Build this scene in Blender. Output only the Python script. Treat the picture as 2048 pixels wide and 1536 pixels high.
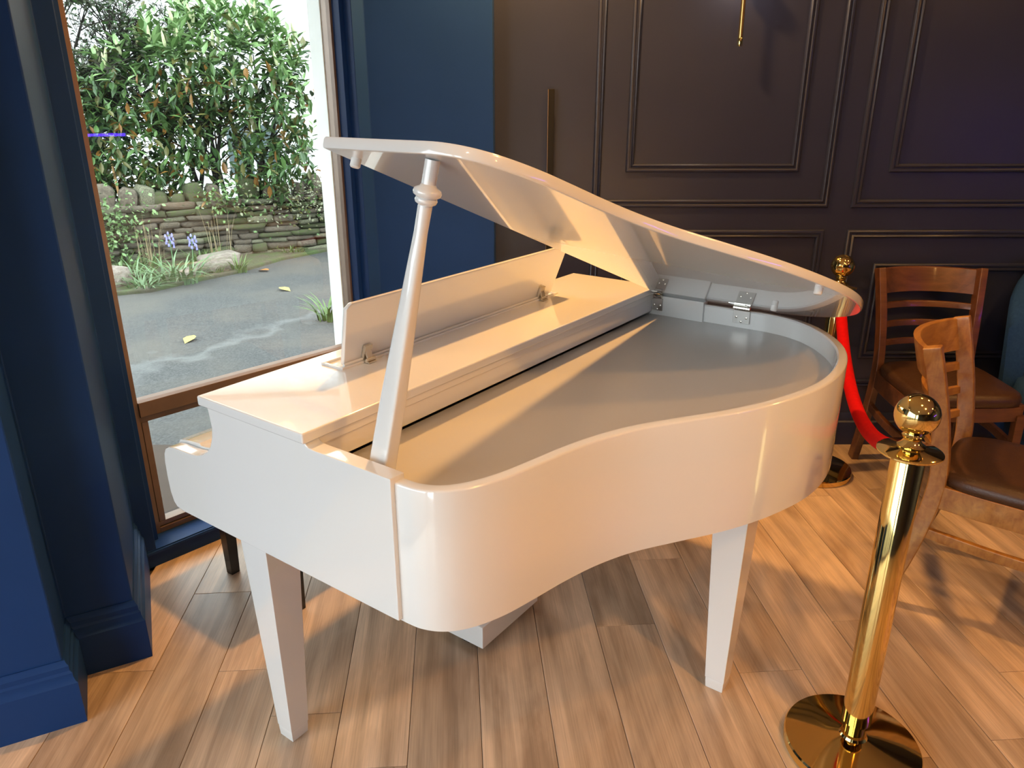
import bpy, bmesh, math, random
from mathutils import Vector, Matrix, noise
for o in list(bpy.data.objects): bpy.data.objects.remove(o)
SC = bpy.context.scene
COL = SC.collection
rnd = random.Random(7)

# ------------------------------------------------------------------ camera, sky, exposure
cam_data = bpy.data.cameras.new('camera')
cam = bpy.data.objects.new('camera', cam_data); COL.objects.link(cam)
cam.location = (0, 0, 1.55)
cam.rotation_euler = (math.radians(90 - 20.428), 0, 0)
cam_data.sensor_fit = 'HORIZONTAL'; cam_data.sensor_width = 36.0
cam_data.lens = 1525.0 / 2048 * 36.0
cam_data.clip_start = 0.02; cam_data.clip_end = 200
SC.camera = cam
VS = SC.view_settings
VS.view_transform = 'Standard'; VS.look = 'None'; VS.gamma = 1.0; VS.use_curve_mapping = False
VS.exposure = 0.80
WORLD = bpy.data.worlds.new('overcast_sky'); SC.world = WORLD; WORLD.use_nodes = True
_bg = WORLD.node_tree.nodes['Background']
_bg.inputs[0].default_value = (0.83, 0.945, 1.0, 1); _bg.inputs[1].default_value = 3.3
SC.cycles.max_bounces = 7; SC.cycles.diffuse_bounces = 3; SC.cycles.glossy_bounces = 3
SC.cycles.use_adaptive_sampling = True; SC.cycles.adaptive_threshold = 0.05; SC.cycles.adaptive_min_samples = 16
SC.cycles.transparent_max_bounces = 8
SC.cycles.sample_clamp_indirect = 6.0
SC.cycles.use_denoising = True
WARM = (1.0, 0.51, 0.145)
DOWNLIGHTS = [  # x, y, watts
    (2.45, 2.20, 32), (1.45, 0.10, 66), (0.10, 2.85, 135), (1.50, 2.30, 8),
    (3.30, 0.50, 22), (2.60, -1.60, 36), (0.95, 0.85, 24), (-0.10, -0.70, 6)]  # last two are unseen fills, added to lift rim top and floor

# ------------------------------------------------------------------ materials
MATS = {}
def mat(name, col, rough=0.5, metal=0.0, coat=0.0, spec=0.5, var=None, bump=None, emit=None):
    """principled; var=(scale, second colour, low, high) mottles the paint, bump=(scale, strength)"""
    if name in MATS: return MATS[name]
    m = bpy.data.materials.new(name); m.use_nodes = True
    nt = m.node_tree; p = nt.nodes['Principled BSDF']
    p.inputs['Base Color'].default_value = (*col, 1); p.inputs['Roughness'].default_value = rough
    p.inputs['Metallic'].default_value = metal; p.inputs['Specular IOR Level'].default_value = spec
    p.inputs['Coat Weight'].default_value = coat; p.inputs['Coat Roughness'].default_value = 0.03
    if emit:
        p.inputs['Emission Color'].default_value = (*emit[0], 1); p.inputs['Emission Strength'].default_value = emit[1]
    if var or bump:
        tc = nt.nodes.new('ShaderNodeTexCoord')
    if var:
        n = nt.nodes.new('ShaderNodeTexNoise'); n.inputs['Scale'].default_value = var[0]; n.inputs['Detail'].default_value = 6
        nt.links.new(tc.outputs['Object'], n.inputs['Vector'])
        r = nt.nodes.new('ShaderNodeValToRGB')
        r.color_ramp.elements[0].position = var[2]; r.color_ramp.elements[0].color = (*col, 1)
        r.color_ramp.elements[1].position = var[3]; r.color_ramp.elements[1].color = (*var[1], 1)
        nt.links.new(n.outputs['Fac'], r.inputs[0]); nt.links.new(r.outputs[0], p.inputs['Base Color'])
    if bump:
        n2 = nt.nodes.new('ShaderNodeTexNoise'); n2.inputs['Scale'].default_value = bump[0]; n2.inputs['Detail'].default_value = 5
        nt.links.new(tc.outputs['Object'], n2.inputs['Vector'])
        b = nt.nodes.new('ShaderNodeBump'); b.inputs['Strength'].default_value = bump[1]; b.inputs['Distance'].default_value = 0.01
        nt.links.new(n2.outputs['Fac'], b.inputs['Height']); nt.links.new(b.outputs[0], p.inputs['Normal'])
    MATS[name] = m
    return m
def wood_mat(name, c1, c2, rough, scale=(3, 40, 40), coat=0.0, per_object=False, knots=False):
    m = bpy.data.materials.new(name); m.use_nodes = True; MATS[name] = m
    nt = m.node_tree; p = nt.nodes['Principled BSDF']; L = nt.links
    p.inputs['Roughness'].default_value = rough; p.inputs['Coat Weight'].default_value = coat; p.inputs['Coat Roughness'].default_value = 0.1
    tc = nt.nodes.new('ShaderNodeTexCoord'); mp = nt.nodes.new('ShaderNodeMapping'); mp.inputs['Scale'].default_value = scale
    L.new(tc.outputs['Object'], mp.inputs['Vector'])
    src = mp.outputs[0]
    oi = nt.nodes.new('ShaderNodeObjectInfo')
    if per_object:
        mul = nt.nodes.new('ShaderNodeMath'); mul.operation = 'MULTIPLY'; mul.inputs[1].default_value = 61.0
        L.new(oi.outputs['Random'], mul.inputs[0])
        cx = nt.nodes.new('ShaderNodeCombineXYZ'); L.new(mul.outputs[0], cx.inputs[0]); L.new(mul.outputs[0], cx.inputs[1])
        va = nt.nodes.new('ShaderNodeVectorMath'); L.new(src, va.inputs[0]); L.new(cx.outputs[0], va.inputs[1]); src = va.outputs[0]
    n1 = nt.nodes.new('ShaderNodeTexNoise'); n1.inputs['Scale'].default_value = 1.0; n1.inputs['Detail'].default_value = 8
    n1.inputs['Roughness'].default_value = 0.62; n1.inputs['Distortion'].default_value = 0.6; L.new(src, n1.inputs['Vector'])
    mp2 = nt.nodes.new('ShaderNodeMapping'); mp2.inputs['Scale'].default_value = (0.16, 0.6, 0.16); L.new(src, mp2.inputs['Vector'])
    n2 = nt.nodes.new('ShaderNodeTexNoise'); n2.inputs['Scale'].default_value = 1.6; n2.inputs['Detail'].default_value = 4; n2.inputs['Distortion'].default_value = 1.2
    L.new(mp2.outputs[0], n2.inputs['Vector'])
    mx = nt.nodes.new('ShaderNodeMix'); mx.data_type = 'FLOAT'; mx.inputs[0].default_value = 0.45
    L.new(n1.outputs['Fac'], mx.inputs[2]); L.new(n2.outputs['Fac'], mx.inputs[3])
    r = nt.nodes.new('ShaderNodeValToRGB'); r.color_ramp.elements[0].position = 0.39; r.color_ramp.elements[1].position = 0.61
    r.color_ramp.elements[0].color = (*c2, 1); r.color_ramp.elements[1].color = (*c1, 1)
    L.new(mx.outputs[0], r.inputs[0]); out = r.outputs[0]
    if per_object:                               # dark cathedral streaks and pores
        mp3 = nt.nodes.new('ShaderNodeMapping'); mp3.inputs['Scale'].default_value = (0.45, 1.0, 0.45); L.new(src, mp3.inputs['Vector'])
        wv = nt.nodes.new('ShaderNodeTexWave'); wv.wave_type = 'BANDS'; wv.bands_direction = 'X'; wv.inputs['Scale'].default_value = 0.55; wv.inputs['Distortion'].default_value = 9.0
        wv.inputs['Detail'].default_value = 3; wv.inputs['Detail Scale'].default_value = 0.7; L.new(mp3.outputs[0], wv.inputs['Vector'])
        mp4 = nt.nodes.new('ShaderNodeMapping'); mp4.inputs['Scale'].default_value = (14, 2.2, 14); L.new(src, mp4.inputs['Vector'])
        n4 = nt.nodes.new('ShaderNodeTexNoise'); n4.inputs['Scale'].default_value = 1.0; n4.inputs['Detail'].default_value = 3; L.new(mp4.outputs[0], n4.inputs['Vector'])
        mr1 = nt.nodes.new('ShaderNodeMapRange'); mr1.inputs['From Min'].default_value = 0.0; mr1.inputs['From Max'].default_value = 0.5; mr1.inputs['To Min'].default_value = 0.89; mr1.inputs['To Max'].default_value = 1.04
        mr2 = nt.nodes.new('ShaderNodeMapRange'); mr2.inputs['From Min'].default_value = 0.3; mr2.inputs['From Max'].default_value = 0.6; mr2.inputs['To Min'].default_value = 0.86; mr2.inputs['To Max'].default_value = 1.05
        L.new(wv.outputs['Fac'], mr1.inputs[0]); L.new(n4.outputs['Fac'], mr2.inputs[0])
        mm = nt.nodes.new('ShaderNodeMath'); mm.operation = 'MULTIPLY'; L.new(mr1.outputs[0], mm.inputs[0]); L.new(mr2.outputs[0], mm.inputs[1])
        vm = nt.nodes.new('ShaderNodeVectorMath'); vm.operation = 'SCALE'; L.new(out, vm.inputs[0]); L.new(mm.outputs[0], vm.inputs['Scale']); out = vm.outputs[0]
    if per_object:
        hs = nt.nodes.new('ShaderNodeHueSaturation')
        mr = nt.nodes.new('ShaderNodeMapRange'); mr.inputs['To Min'].default_value = 0.8; mr.inputs['To Max'].default_value = 1.2
        L.new(oi.outputs['Random'], mr.inputs[0]); L.new(mr.outputs[0], hs.inputs['Value']); L.new(out, hs.inputs['Color']); out = hs.outputs[0]
    L.new(out, p.inputs['Base Color'])
    b = nt.nodes.new('ShaderNodeBump'); b.inputs['Strength'].default_value = 0.12; b.inputs['Distance'].default_value = 0.004
    L.new(n1.outputs['Fac'], b.inputs['Height']); L.new(b.outputs[0], p.inputs['Normal'])
    return m
WHITE = mat('white_gloss_lacquer', (0.83, 0.82, 0.80), 0.16, coat=1.0)
WHITE.node_tree.nodes['Principled BSDF'].inputs['Coat Roughness'].default_value = 0.012
WHITE.node_tree.nodes['Principled BSDF'].inputs['Coat IOR'].default_value = 1.6
SATIN = mat('white_satin_lacquer', (0.80, 0.79, 0.77), 0.28)
GREYP = mat('grey_satin_board', (0.50, 0.48, 0.46), 0.30, spec=0.6)
BLUE = mat('blue_wall_paint', (0.010, 0.040, 0.145), 0.5, spec=0.15, var=(3.0, (0.012, 0.045, 0.160), 0.3, 0.7))
NAVY = mat('navy_wall_paint', (0.018, 0.022, 0.046), 0.33, var=(4.0, (0.021, 0.025, 0.050), 0.3, 0.7))
CEIL = mat('cream_ceiling_paint', (0.62, 0.58, 0.52), 0.8, var=(2.0, (0.66, 0.62, 0.56), 0.3, 0.7))
BRONZE = mat('bronze_window_frame', (0.20, 0.135, 0.095), 0.38, metal=0.3, var=(14, (0.23, 0.155, 0.11), 0.3, 0.7))
STEEL = mat('brushed_steel', (0.55, 0.53, 0.50), 0.28, metal=1.0)
NICKEL = mat('nickel_bright', (0.80, 0.76, 0.68), 0.16, metal=1.0)
BRASS = mat('polished_brass', (0.76, 0.55, 0.20), 0.07, metal=1.0)
BRASSD = mat('satin_brass', (0.62, 0.40, 0.14), 0.25, metal=1.0)
DARKM = mat('dark_bronze_bar', (0.008, 0.007, 0.006), 0.6, spec=0.2)
BLACK = mat('black_lacquer', (0.012, 0.012, 0.014), 0.25)
VELVET = mat('red_velvet', (0.55, 0.001, 0.004), 0.8, spec=0.1, var=(60, (0.45, 0.001, 0.003), 0.3, 0.7), bump=(400, 0.2))
VELVET.node_tree.nodes['Principled BSDF'].inputs['Sheen Weight'].default_value = 0.1
VELVET.node_tree.nodes['Principled BSDF'].inputs['Sheen Tint'].default_value = (1, 0.1, 0.1, 1)
LEATHER = mat('brown_leather', (0.046, 0.021, 0.011), 0.34, var=(30, (0.058, 0.027, 0.014), 0.3, 0.7), bump=(180, 0.15))
BLUEF = mat('blue_woven_fabric', (0.014, 0.046, 0.140), 0.9, spec=0.1, var=(90, (0.020, 0.060, 0.170), 0.3, 0.7), bump=(350, 0.4))
WOODA = wood_mat('chair_wood_shaded', (0.14, 0.054, 0.021), (0.075, 0.027, 0.011), 0.32, coat=0.3)  # chair wood with the weaker light by the wall put into its colour
WOODB = wood_mat('chair_wood_lit', (0.38, 0.180, 0.045), (0.24, 0.098, 0.022), 0.30, coat=0.3)  # same chair wood, warm lamp light put into its colour
FLOORM = wood_mat('oak_laminate', (0.67, 0.50, 0.355), (0.38, 0.262, 0.175), 0.36, scale=(17, 1.5, 17), per_object=True)
SUBF = mat('dark_subfloor', (0.05, 0.035, 0.025), 0.9)
LAMP = mat('warm_lamp_lens', (1, 0.8, 0.5), 0.5, emit=((1.0, 0.66, 0.25), 14.0))
BULB = mat('warm_bulb_glass', (1, 0.85, 0.6), 0.5, emit=((1.0, 0.80, 0.55), 9.0))
LED = mat('violet_led_tube', (0.2, 0.1, 1), 0.5, emit=((0.10, 0.02, 1.0), 20.0))
def glass_mat():
    m = bpy.data.materials.new('window_glass'); m.use_nodes = True; nt = m.node_tree
    for n in list(nt.nodes): nt.nodes.remove(n)
    out = nt.nodes.new('ShaderNodeOutputMaterial'); mx = nt.nodes.new('ShaderNodeMixShader')
    t = nt.nodes.new('ShaderNodeBsdfTransparent'); t.inputs[0].default_value = (0.95, 0.97, 0.95, 1)
    g = nt.nodes.new('ShaderNodeBsdfGlossy'); g.inputs['Roughness'].default_value = 0.0
    f = nt.nodes.new('ShaderNodeFresnel'); f.inputs[0].default_value = 1.5
    nt.links.new(f.outputs[0], mx.inputs[0]); nt.links.new(t.outputs[0], mx.inputs[1]); nt.links.new(g.outputs[0], mx.inputs[2])
    nt.links.new(mx.outputs[0], out.inputs[0])
    return m
GLASS = glass_mat()

# ------------------------------------------------------------------ mesh helpers
class MB:
    def __init__(s): s.v = []; s.f = []; s.mi = []
    def add(s, verts, faces, mi=0):
        o = len(s.v); s.v += [tuple(p) for p in verts]; s.f += [tuple(i + o for i in f) for f in faces]; s.mi += [mi] * len(faces)
        return s
    def box(s, x0, x1, y0, y1, z0, z1, mi=0):
        return s.add([(x0,y0,z0),(x1,y0,z0),(x1,y1,z0),(x0,y1,z0),(x0,y0,z1),(x1,y0,z1),(x1,y1,z1),(x0,y1,z1)],
                     [(0,3,2,1),(4,5,6,7),(0,1,5,4),(1,2,6,5),(2,3,7,6),(3,0,4,7)], mi)
    def obox(s, p, ux, uy, uz, mi=0):
        p, ux, uy, uz = map(Vector, (p, ux, uy, uz))
        V = [p + ux*i + uy*j + uz*k for k in (0,1) for (i,j) in ((0,0),(1,0),(1,1),(0,1))]
        return s.add(V, [(0,3,2,1),(4,5,6,7),(0,1,5,4),(1,2,6,5),(2,3,7,6),(3,0,4,7)], mi)
    def prism(s, poly, z0, z1, mi=0):           # plan polygon, extruded in z
        n = len(poly)
        return s.add([(x,y,z0) for x,y in poly] + [(x,y,z1) for x,y in poly],
                     [tuple(range(n-1,-1,-1)), tuple(range(n,2*n))] + [(i,(i+1)%n,n+(i+1)%n,n+i) for i in range(n)], mi)
    def prism_y(s, prof, y0, y1, mi=0):         # (x,z) profile, extruded in y
        n = len(prof)
        return s.add([(x,y0,z) for x,z in prof] + [(x,y1,z) for x,z in prof],
                     [tuple(range(n)), tuple(range(2*n-1,n-1,-1))] + [(i,n+i,n+(i+1)%n,(i+1)%n) for i in range(n)], mi)
    def lathe(s, prof, seg=32, mi=0, M=None):   # (r,z) profile from bottom to top
        V = []; F = []; n = len(prof)
        for r, z in prof:
            for k in range(seg):
                a = 2*math.pi*k/seg; V.append(Vector((r*math.cos(a), r*math.sin(a), z)))
        for i in range(n-1):
            for k in range(seg):
                F.append((i*seg+k, i*seg+(k+1)%seg, (i+1)*seg+(k+1)%seg, (i+1)*seg+k))
        F.append(tuple(range(seg-1,-1,-1))); F.append(tuple(range((n-1)*seg, n*seg)))
        if M: V = [M @ p for p in V]
        return s.add(V, F, mi)
    def loft(s, rings, mi=0, cap=True):         # rings of equal count
        n = len(rings[0]); V = [p for r in rings for p in r]; F = []
        for i in range(len(rings)-1):
            for k in range(n): F.append((i*n+k, i*n+(k+1)%n, (i+1)*n+(k+1)%n, (i+1)*n+k))
        if cap: F.append(tuple(range(n-1,-1,-1))); F.append(tuple(range((len(rings)-1)*n, len(rings)*n)))
        return s.add(V, F, mi)
    def tube(s, path, rad, seg=10, mi=0):
        path = [Vector(p) for p in path]; rings = []
        up = Vector((0,0,1))
        for i, p in enumerate(path):
            t = (path[min(i+1,len(path)-1)] - path[max(i-1,0)]).normalized()
            x = t.cross(up)
            if x.length < 1e-3: x = t.cross(Vector((1,0,0)))
            x.normalize(); y = x.cross(t)
            r = rad[i] if isinstance(rad, (list, tuple)) else rad
            rings.append([p + x*r*math.cos(2*math.pi*k/seg) + y*r*math.sin(2*math.pi*k/seg) for k in range(seg)])
        return s.loft(rings, mi)
    def bar(s, path, w, h, side, mi=0):         # rectangular bar along a path; w across 'side', h across the other way
        path = [Vector(p) for p in path]; rings = []
        sd = Vector(side).normalized()
        for i, p in enumerate(path):
            t = (path[min(i+1,len(path)-1)] - path[max(i-1,0)]).normalized()
            x = (sd - t*sd.dot(t)).normalized(); y = t.cross(x)
            ww = w[i] if isinstance(w, (list, tuple)) else w; hh = h[i] if isinstance(h, (list, tuple)) else h
            rings.append([p - x*ww/2 - y*hh/2, p + x*ww/2 - y*hh/2, p + x*ww/2 + y*hh/2, p - x*ww/2 + y*hh/2])
        return s.loft(rings, mi)
    def build(s, name, mats, parent=None, bevel=0.0, seg=2, smooth=35, loc=None, rotz=0.0):
        me = bpy.data.meshes.new(name)
        bm = bmesh.new()
        vs = [bm.verts.new(p) for p in s.v]
        for f, mi in zip(s.f, s.mi):
            try:
                fc = bm.faces.new([vs[i] for i in f]); fc.material_index = mi
            except ValueError: pass
        bmesh.ops.recalc_face_normals(bm, faces=bm.faces[:])
        if bevel > 0:
            es = [e for e in bm.edges if len(e.link_faces) == 2 and e.calc_face_angle(0) > math.radians(32)]
            bmesh.ops.bevel(bm, geom=es, offset=bevel, segments=seg, profile=0.5, affect='EDGES', clamp_overlap=True)
        bm.to_mesh(me); bm.free()
        for m in (mats if isinstance(mats, (list, tuple)) else [mats]): me.materials.append(m)
        if smooth:
            me.shade_smooth(); me.set_sharp_from_angle(angle=math.radians(smooth))
        o = bpy.data.objects.new(name, me); COL.objects.link(o)
        if parent: o.parent = parent
        if loc is not None: o.location = loc
        o.rotation_euler[2] = rotz
        if bevel > 0 and smooth: flat_faces(o)
        return o
def flat_faces(o):                               # large faces keep true flat normals, bevels round off
    m = o.modifiers.new('face_weighted_normals', 'WEIGHTED_NORMAL'); m.keep_sharp = True; m.weight = 80
def tag(o, label=None, cat=None, group=None, kind=None):
    if label: o['label'] = label
    if cat: o['category'] = cat
    if group: o['group'] = group
    if kind: o['kind'] = kind
    return o
def empty(name, loc=(0,0,0), rotz=0.0):
    o = bpy.data.objects.new(name, None); COL.objects.link(o); o.location = loc; o.rotation_euler[2] = rotz
    o.empty_display_size = 0.1
    return o
def catmull(pts, n=6):
    out = []; P = [Vector(p) for p in pts]
    for i in range(len(P)-1):
        p0, p1, p2, p3 = P[max(i-1,0)], P[i], P[i+1], P[min(i+2,len(P)-1)]
        for k in range(n):
            t = k/n
            out.append(0.5*((2*p1) + (p2-p0)*t + (2*p0-5*p1+4*p2-p3)*t*t + (3*p1-p0-3*p2+p3)*t**3))
    out.append(P[-1]); return out
def offset_line(pts, d):                        # open polyline in the plane, offset to the left by d
    out = []; n = len(pts)
    for i in range(n):
        a = Vector(pts[max(i-1,0)][:2]); b = Vector(pts[i][:2]); c = Vector(pts[min(i+1,n-1)][:2])
        t1 = (b-a).normalized() if (b-a).length > 1e-9 else (c-b).normalized()
        t2 = (c-b).normalized() if (c-b).length > 1e-9 else t1
        n1 = Vector((-t1.y, t1.x)); n2 = Vector((-t2.y, t2.x)); m = (n1+n2)
        m = m / max(m.length_squared, 1e-6) * 2
        out.append(b + m*d)
    return out
def sweep(mb, line, prof, mi=0):                # moulding: profile of (distance to the left, z) along a plan polyline
    lines = [offset_line(line, d) for d, z in prof]
    rings = [[(lines[j][i].x, lines[j][i].y, prof[j][1]) for j in range(len(prof))] for i in range(len(line))]
    return mb.loft(rings, mi)
def head(deg):                                  # plan direction from a compass heading, 0 = away from the camera
    r = math.radians(deg); return Vector((math.sin(r), math.cos(r)))

# ------------------------------------------------------------------ the room
XR, YB, YF, XL, ZC = 4.0, 3.352, -3.0, -2.3, 2.7
U, V_ = head(63), head(153)
P2 = Vector((-1.131, 1.590)); P3 = Vector((-1.220, 1.761)); P4 = Vector((-1.068, 1.843)); P5 = Vector((-1.277, 2.292))
WD, WN = head(42.5), Vector((head(42.5).y, -head(42.5).x))      # along the window wall, into the room
def wp(s, d): return P5 + WD*s + WN*d
A_END = P2 - U*0.62                              # far end of the near pier, outside the frame
Q_R = wp(1.085, 0)                               # right end of the window wall
Q_C = Vector((-0.071, 3.070))                    # outer corner of the blue pier

# floor: a slab with planks laid on it
floor = MB().box(XL, XR, YF, YB, -0.06, -0.012).build('floor', SUBF, smooth=0); tag(floor, kind='structure')
def clip(poly, p, n):
    out = []
    for i in range(len(poly)):
        a, b = poly[i], poly[(i+1) % len(poly)]; da, db = (a-p).dot(n), (b-p).dot(n)
        if da >= 0: out.append(a)
        if da*db < 0: out.append(a + (b-a)*(da/(da-db)))
    return out
PD, PN = head(-4.2), Vector((head(-4.2).y, -head(-4.2).x))
ENDS = {-5: 2.22, -4: 1.835, -3: 1.65, -2: 2.75, -1: 1.05, 0: 2.62, 1: 1.25, 2: 1.955, 3: 2.31, 4: 1.72, 5: 2.68, 6: 1.925, 7: 1.43}
for k in range(-15, 23):
    x0 = 0.0335 + 0.1875*k; e0 = ENDS.get(k, rnd.uniform(0, 1.3))
    for j in range(-6, 5):
        y0 = e0 + 1.29*j
        c = [PN*(x0+dx) + PD*(y0+dy) for dx, dy in ((0.0008,0.0008),(0.1867,0.0008),(0.1867,1.2892),(0.0008,1.2892))]
        mid = (c[0]+c[2])/2
        if mid.x < -1.15 and mid.y < 1.95: c = clip(c, A_END - V_*0.06, V_)
        else: c = clip(c, P5 - WN*0.05, WN)
        for q, n in ((Vector((XL,0)), Vector((1,0))), (Vector((XR,0)), Vector((-1,0))), (Vector((0,YF)), Vector((0,1))), (Vector((0,YB)), Vector((0,-1)))):
            if len(c) > 2: c = clip(c, q, n)
        if len(c) < 3: continue
        m = sum(c, Vector((0,0)))/len(c)
        loc = [((p-m).dot(PN), (p-m).dot(PD)) for p in c]
        if max(a for a, b in loc) - min(a for a, b in loc) < 0.01 or max(b for a, b in loc) - min(b for a, b in loc) < 0.02: continue
        o = MB().prism(loc, -0.012, 0.0).build('plank', FLOORM, floor, bevel=0.0008, seg=1, smooth=0, loc=(m.x, m.y, 0), rotz=math.radians(4.2))

ceiling = MB().box(XL, XR, YF, YB + 0.2, ZC, ZC + 0.1).build('ceiling', CEIL, smooth=0); tag(ceiling, kind='structure')
def downlight(x, y, w):
    ring = MB().lathe([(0.040, -0.001), (0.062, -0.004), (0.064, -0.010), (0.062, -0.012), (0.044, -0.010)], 28).build('downlight', STEEL, ceiling, loc=(x, y, ZC))
    MB().lathe([(0.040, -0.006), (0.040, -0.002)], 28).build('lamp_lens', LAMP, ring)
    L = bpy.data.lights.new('downlight_beam', 'SPOT'); L.energy = w*1.0; L.color = WARM if x > 0 else (1.0, 0.78, 0.54); L.spot_size = math.radians(156); L.spot_blend = 0.35; L.shadow_soft_size = 0.06
    lo = bpy.data.objects.new('downlight_beam', L); COL.objects.link(lo); lo.location = (x, y, ZC - 0.03)
for d in DOWNLIGHTS: downlight(*d)

# back wall with panel mouldings
wall_back = MB().box(-0.25, XR + 0.15, YB, YB + 0.15, 0, ZC).build('wall_back', NAVY, smooth=0); tag(wall_back, kind='structure')
def panel_frame(x0, x1, z0, z1, w=0.034):
    prof = [(0.0, 0.0), (0.0, 0.006), (0.004, 0.010), (0.009, 0.012), (0.013, 0.010), (0.016, 0.005), (0.020, 0.005), (0.023, 0.011), (0.028, 0.014), (0.032, 0.011), (w, 0.006), (w, 0.0)]
    rings = []
    for cx, cz, sx, sz in ((x0,z0,1,1),(x1,z0,-1,1),(x1,z1,-1,-1),(x0,z1,1,-1)):
        rings.append([(cx + sx*d, YB - h, cz + sz*d) for d, h in prof])
    mb = MB(); n = len(prof); V = [p for r in rings for p in r]
    mb.add(V, [(i*n+k, i*n+k+1, ((i+1)%4)*n+k+1, ((i+1)%4)*n+k) for i in range(4) for k in range(n-1)])
    return mb.build('panel_moulding', NAVY, wall_back, smooth=50)
for x0, x1 in ((0.343, 1.361), (1.462, 2.480), (2.581, 3.599)):
    panel_frame(x0, x1, 1.115, 2.52); panel_frame(x0 + 0.138, x1 - 0.145, 1.263, 2.37)
    panel_frame(x0, x1, 0.292, 1.020); panel_frame(x0 + 0.138, x1 - 0.145, 0.430, 0.872)
bb = MB(); sweep(bb, [(XR, YB), (-0.071, YB)], [(0,0),(0.022,0),(0.022,0.115),(0.016,0.122),(0.016,0.135),(0.010,0.148),(0.006,0.157),(0,0.157)])
tag(bb.build('baseboard_back', NAVY, smooth=30), kind='structure')
# a long pull handle on the concealed door at the left of the panelling
ph = MB(); ph.box(0.146, 0.172, YB - 0.062, YB - 0.046, 0.62, 1.592)
hd = ph.build('door_handle', DARKM, wall_back, bevel=0.002); hd['label'] = 'long dark bronze pull handle'
MB().box(0.1452, 0.1472, YB - 0.0635, YB - 0.0610, 0.622, 1.590).build('handle_edge', mat('dull_brass_edge', (0.16, 0.12, 0.08), 0.5), hd, smooth=0)
for z in (0.75, 1.46): MB().box(0.152, 0.166, YB - 0.047, YB, z, z + 0.014).build('handle_bracket', DARKM, hd, smooth=0)

# other walls (outside the frame): right, behind the camera, and the left one with a large shop window
wr = MB().box(XR, XR + 0.15, YF, YB, 0, ZC).build('wall_right', NAVY, smooth=0); tag(wr, kind='structure')
wf = MB(); wf.box(-1.15, XR + 0.15, YF - 0.15, YF, 0, ZC); wf.box(XL - 0.15, XL + 0.1, YF - 0.15, YF, 0, ZC); wf.box(XL + 0.1, -1.15, YF - 0.15, YF, 0, 0.03); wf.box(XL + 0.1, -1.15, YF - 0.15, YF, 2.5, ZC)
tag(wf.build('wall_front', NAVY, smooth=0), kind='structure')
LW0, LW1 = -2.75, 0.70                            # the left window along y
wl = MB()
wl.box(XL - 0.15, XL, YF, LW0, 0, ZC); wl.box(XL - 0.15, XL, LW1, 1.45, 0, ZC)
wl.box(XL - 0.15, XL, LW0, LW1, 0, 0.03); wl.box(XL - 0.15, XL, LW0, LW1, 2.55, ZC)
wl.obox((A_END.x, A_END.y, 0), (-U.x*0.75, -U.y*0.75, 0), (-V_.x*0.15, -V_.y*0.15, 0), (0, 0, ZC))
tag(wl.build('wall_left', BLUE, smooth=0), kind='structure')
w2 = empty('window_2', (XL - 0.1, LW0, 0.03)); tag(w2, kind='structure')
for y in (0.0, 1.13, 2.27, 3.40): MB().box(-0.03, 0.03, y, y + 0.05, 0, 2.52).build('frame_stile', BRONZE, w2, smooth=0)
for z in (0.0, 2.47): MB().box(-0.03, 0.03, 0.05, 3.40, z, z + 0.05).build('frame_rail', BRONZE, w2, smooth=0)

# stepped pier on the left of the window
ins = 0.024
p2 = P2 - (U + V_)*ins; p3 = P3 + Vector((0,0)) - U*ins - V_*ins; p4 = P4 - (U + V_)*ins; p5 = P5 - U*ins
pier = MB().prism([A_END - V_*ins, p2, p3, p4, p5, wp(0.035, 0), wp(0.035, -0.30), A_END - V_*0.5], 0, ZC)
tag(pier.build('wall_pier', BLUE, smooth=0, bevel=0.004), kind='structure')
BPROF = [(0,0),(-0.024,0),(-0.024,0.128),(-0.019,0.134),(-0.016,0.146),(-0.016,0.156),(-0.011,0.162),(-0.011,0.176),(-0.006,0.184),(-0.004,0.192),(0,0.192)]
bl = MB(); sweep(bl, [A_END - V_*ins, p2, p3, p4, p5 + Vector((0.0, 0.0))], BPROF)
tag(bl.build('baseboard_left', BLUE, smooth=30), kind='structure')

# blue pier between the window and the panelled wall
cp = MB().prism([wp(1.03, 0), Q_R, Q_C, Vector((-0.071, YB + 0.1)), Vector((-0.25, YB + 0.1)), wp(1.30, -0.15), wp(1.03, -0.15)], 0, ZC)
tag(cp.build('wall_corner', BLUE, smooth=0, bevel=0.003), kind='structure')
cb = MB(); sweep(cb, [Q_R + (Q_C-Q_R)*0.02, Q_C, Vector((-0.071, YB))], BPROF)
tag(cb.build('baseboard_corner', BLUE, smooth=30), kind='structure')

# window
win = empty('window_1', (P5.x, P5.y, 0), math.atan2(WD.y, WD.x)); tag(win, kind='structure')   # local x along the wall, -y into the room
ZT = 2.55
def wbox(name, m, x0, x1, d0, d1, z0, z1, par=None, bev=0.0015): return MB().box(x0, x1, -d1, -d0, z0, z1).build(name, m, par or win, bevel=bev)
wbox('sill_plinth', BLUE, -0.02, 1.05, -0.10, 0.0, 0, 0.066)
wbox('sill_bead', BLUE, -0.02, 1.05, -0.03, 0.006, 0.050, 0.062, bev=0.003)
wbox('lintel', BLUE, -0.02, 1.10, -0.30, 0.0, ZT, ZC, bev=0)
fr = [('frame_stile', 0.066, 0.094, 0.066, ZT), ('frame_stile', 1.004, 1.034, 0.066, ZT)]
for n, x0, x1, z0, z1 in fr: wbox(n, BRONZE, x0, x1, -0.15, -0.095, z0, z1)
wbox('frame_bottom_rail', BRONZE, 0.094, 1.004, -0.15, -0.095, 0.066, 0.086)
wbox('frame_top_rail', BRONZE, 0.094, 1.004, -0.15, -0.095, ZT - 0.04, ZT)
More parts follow.
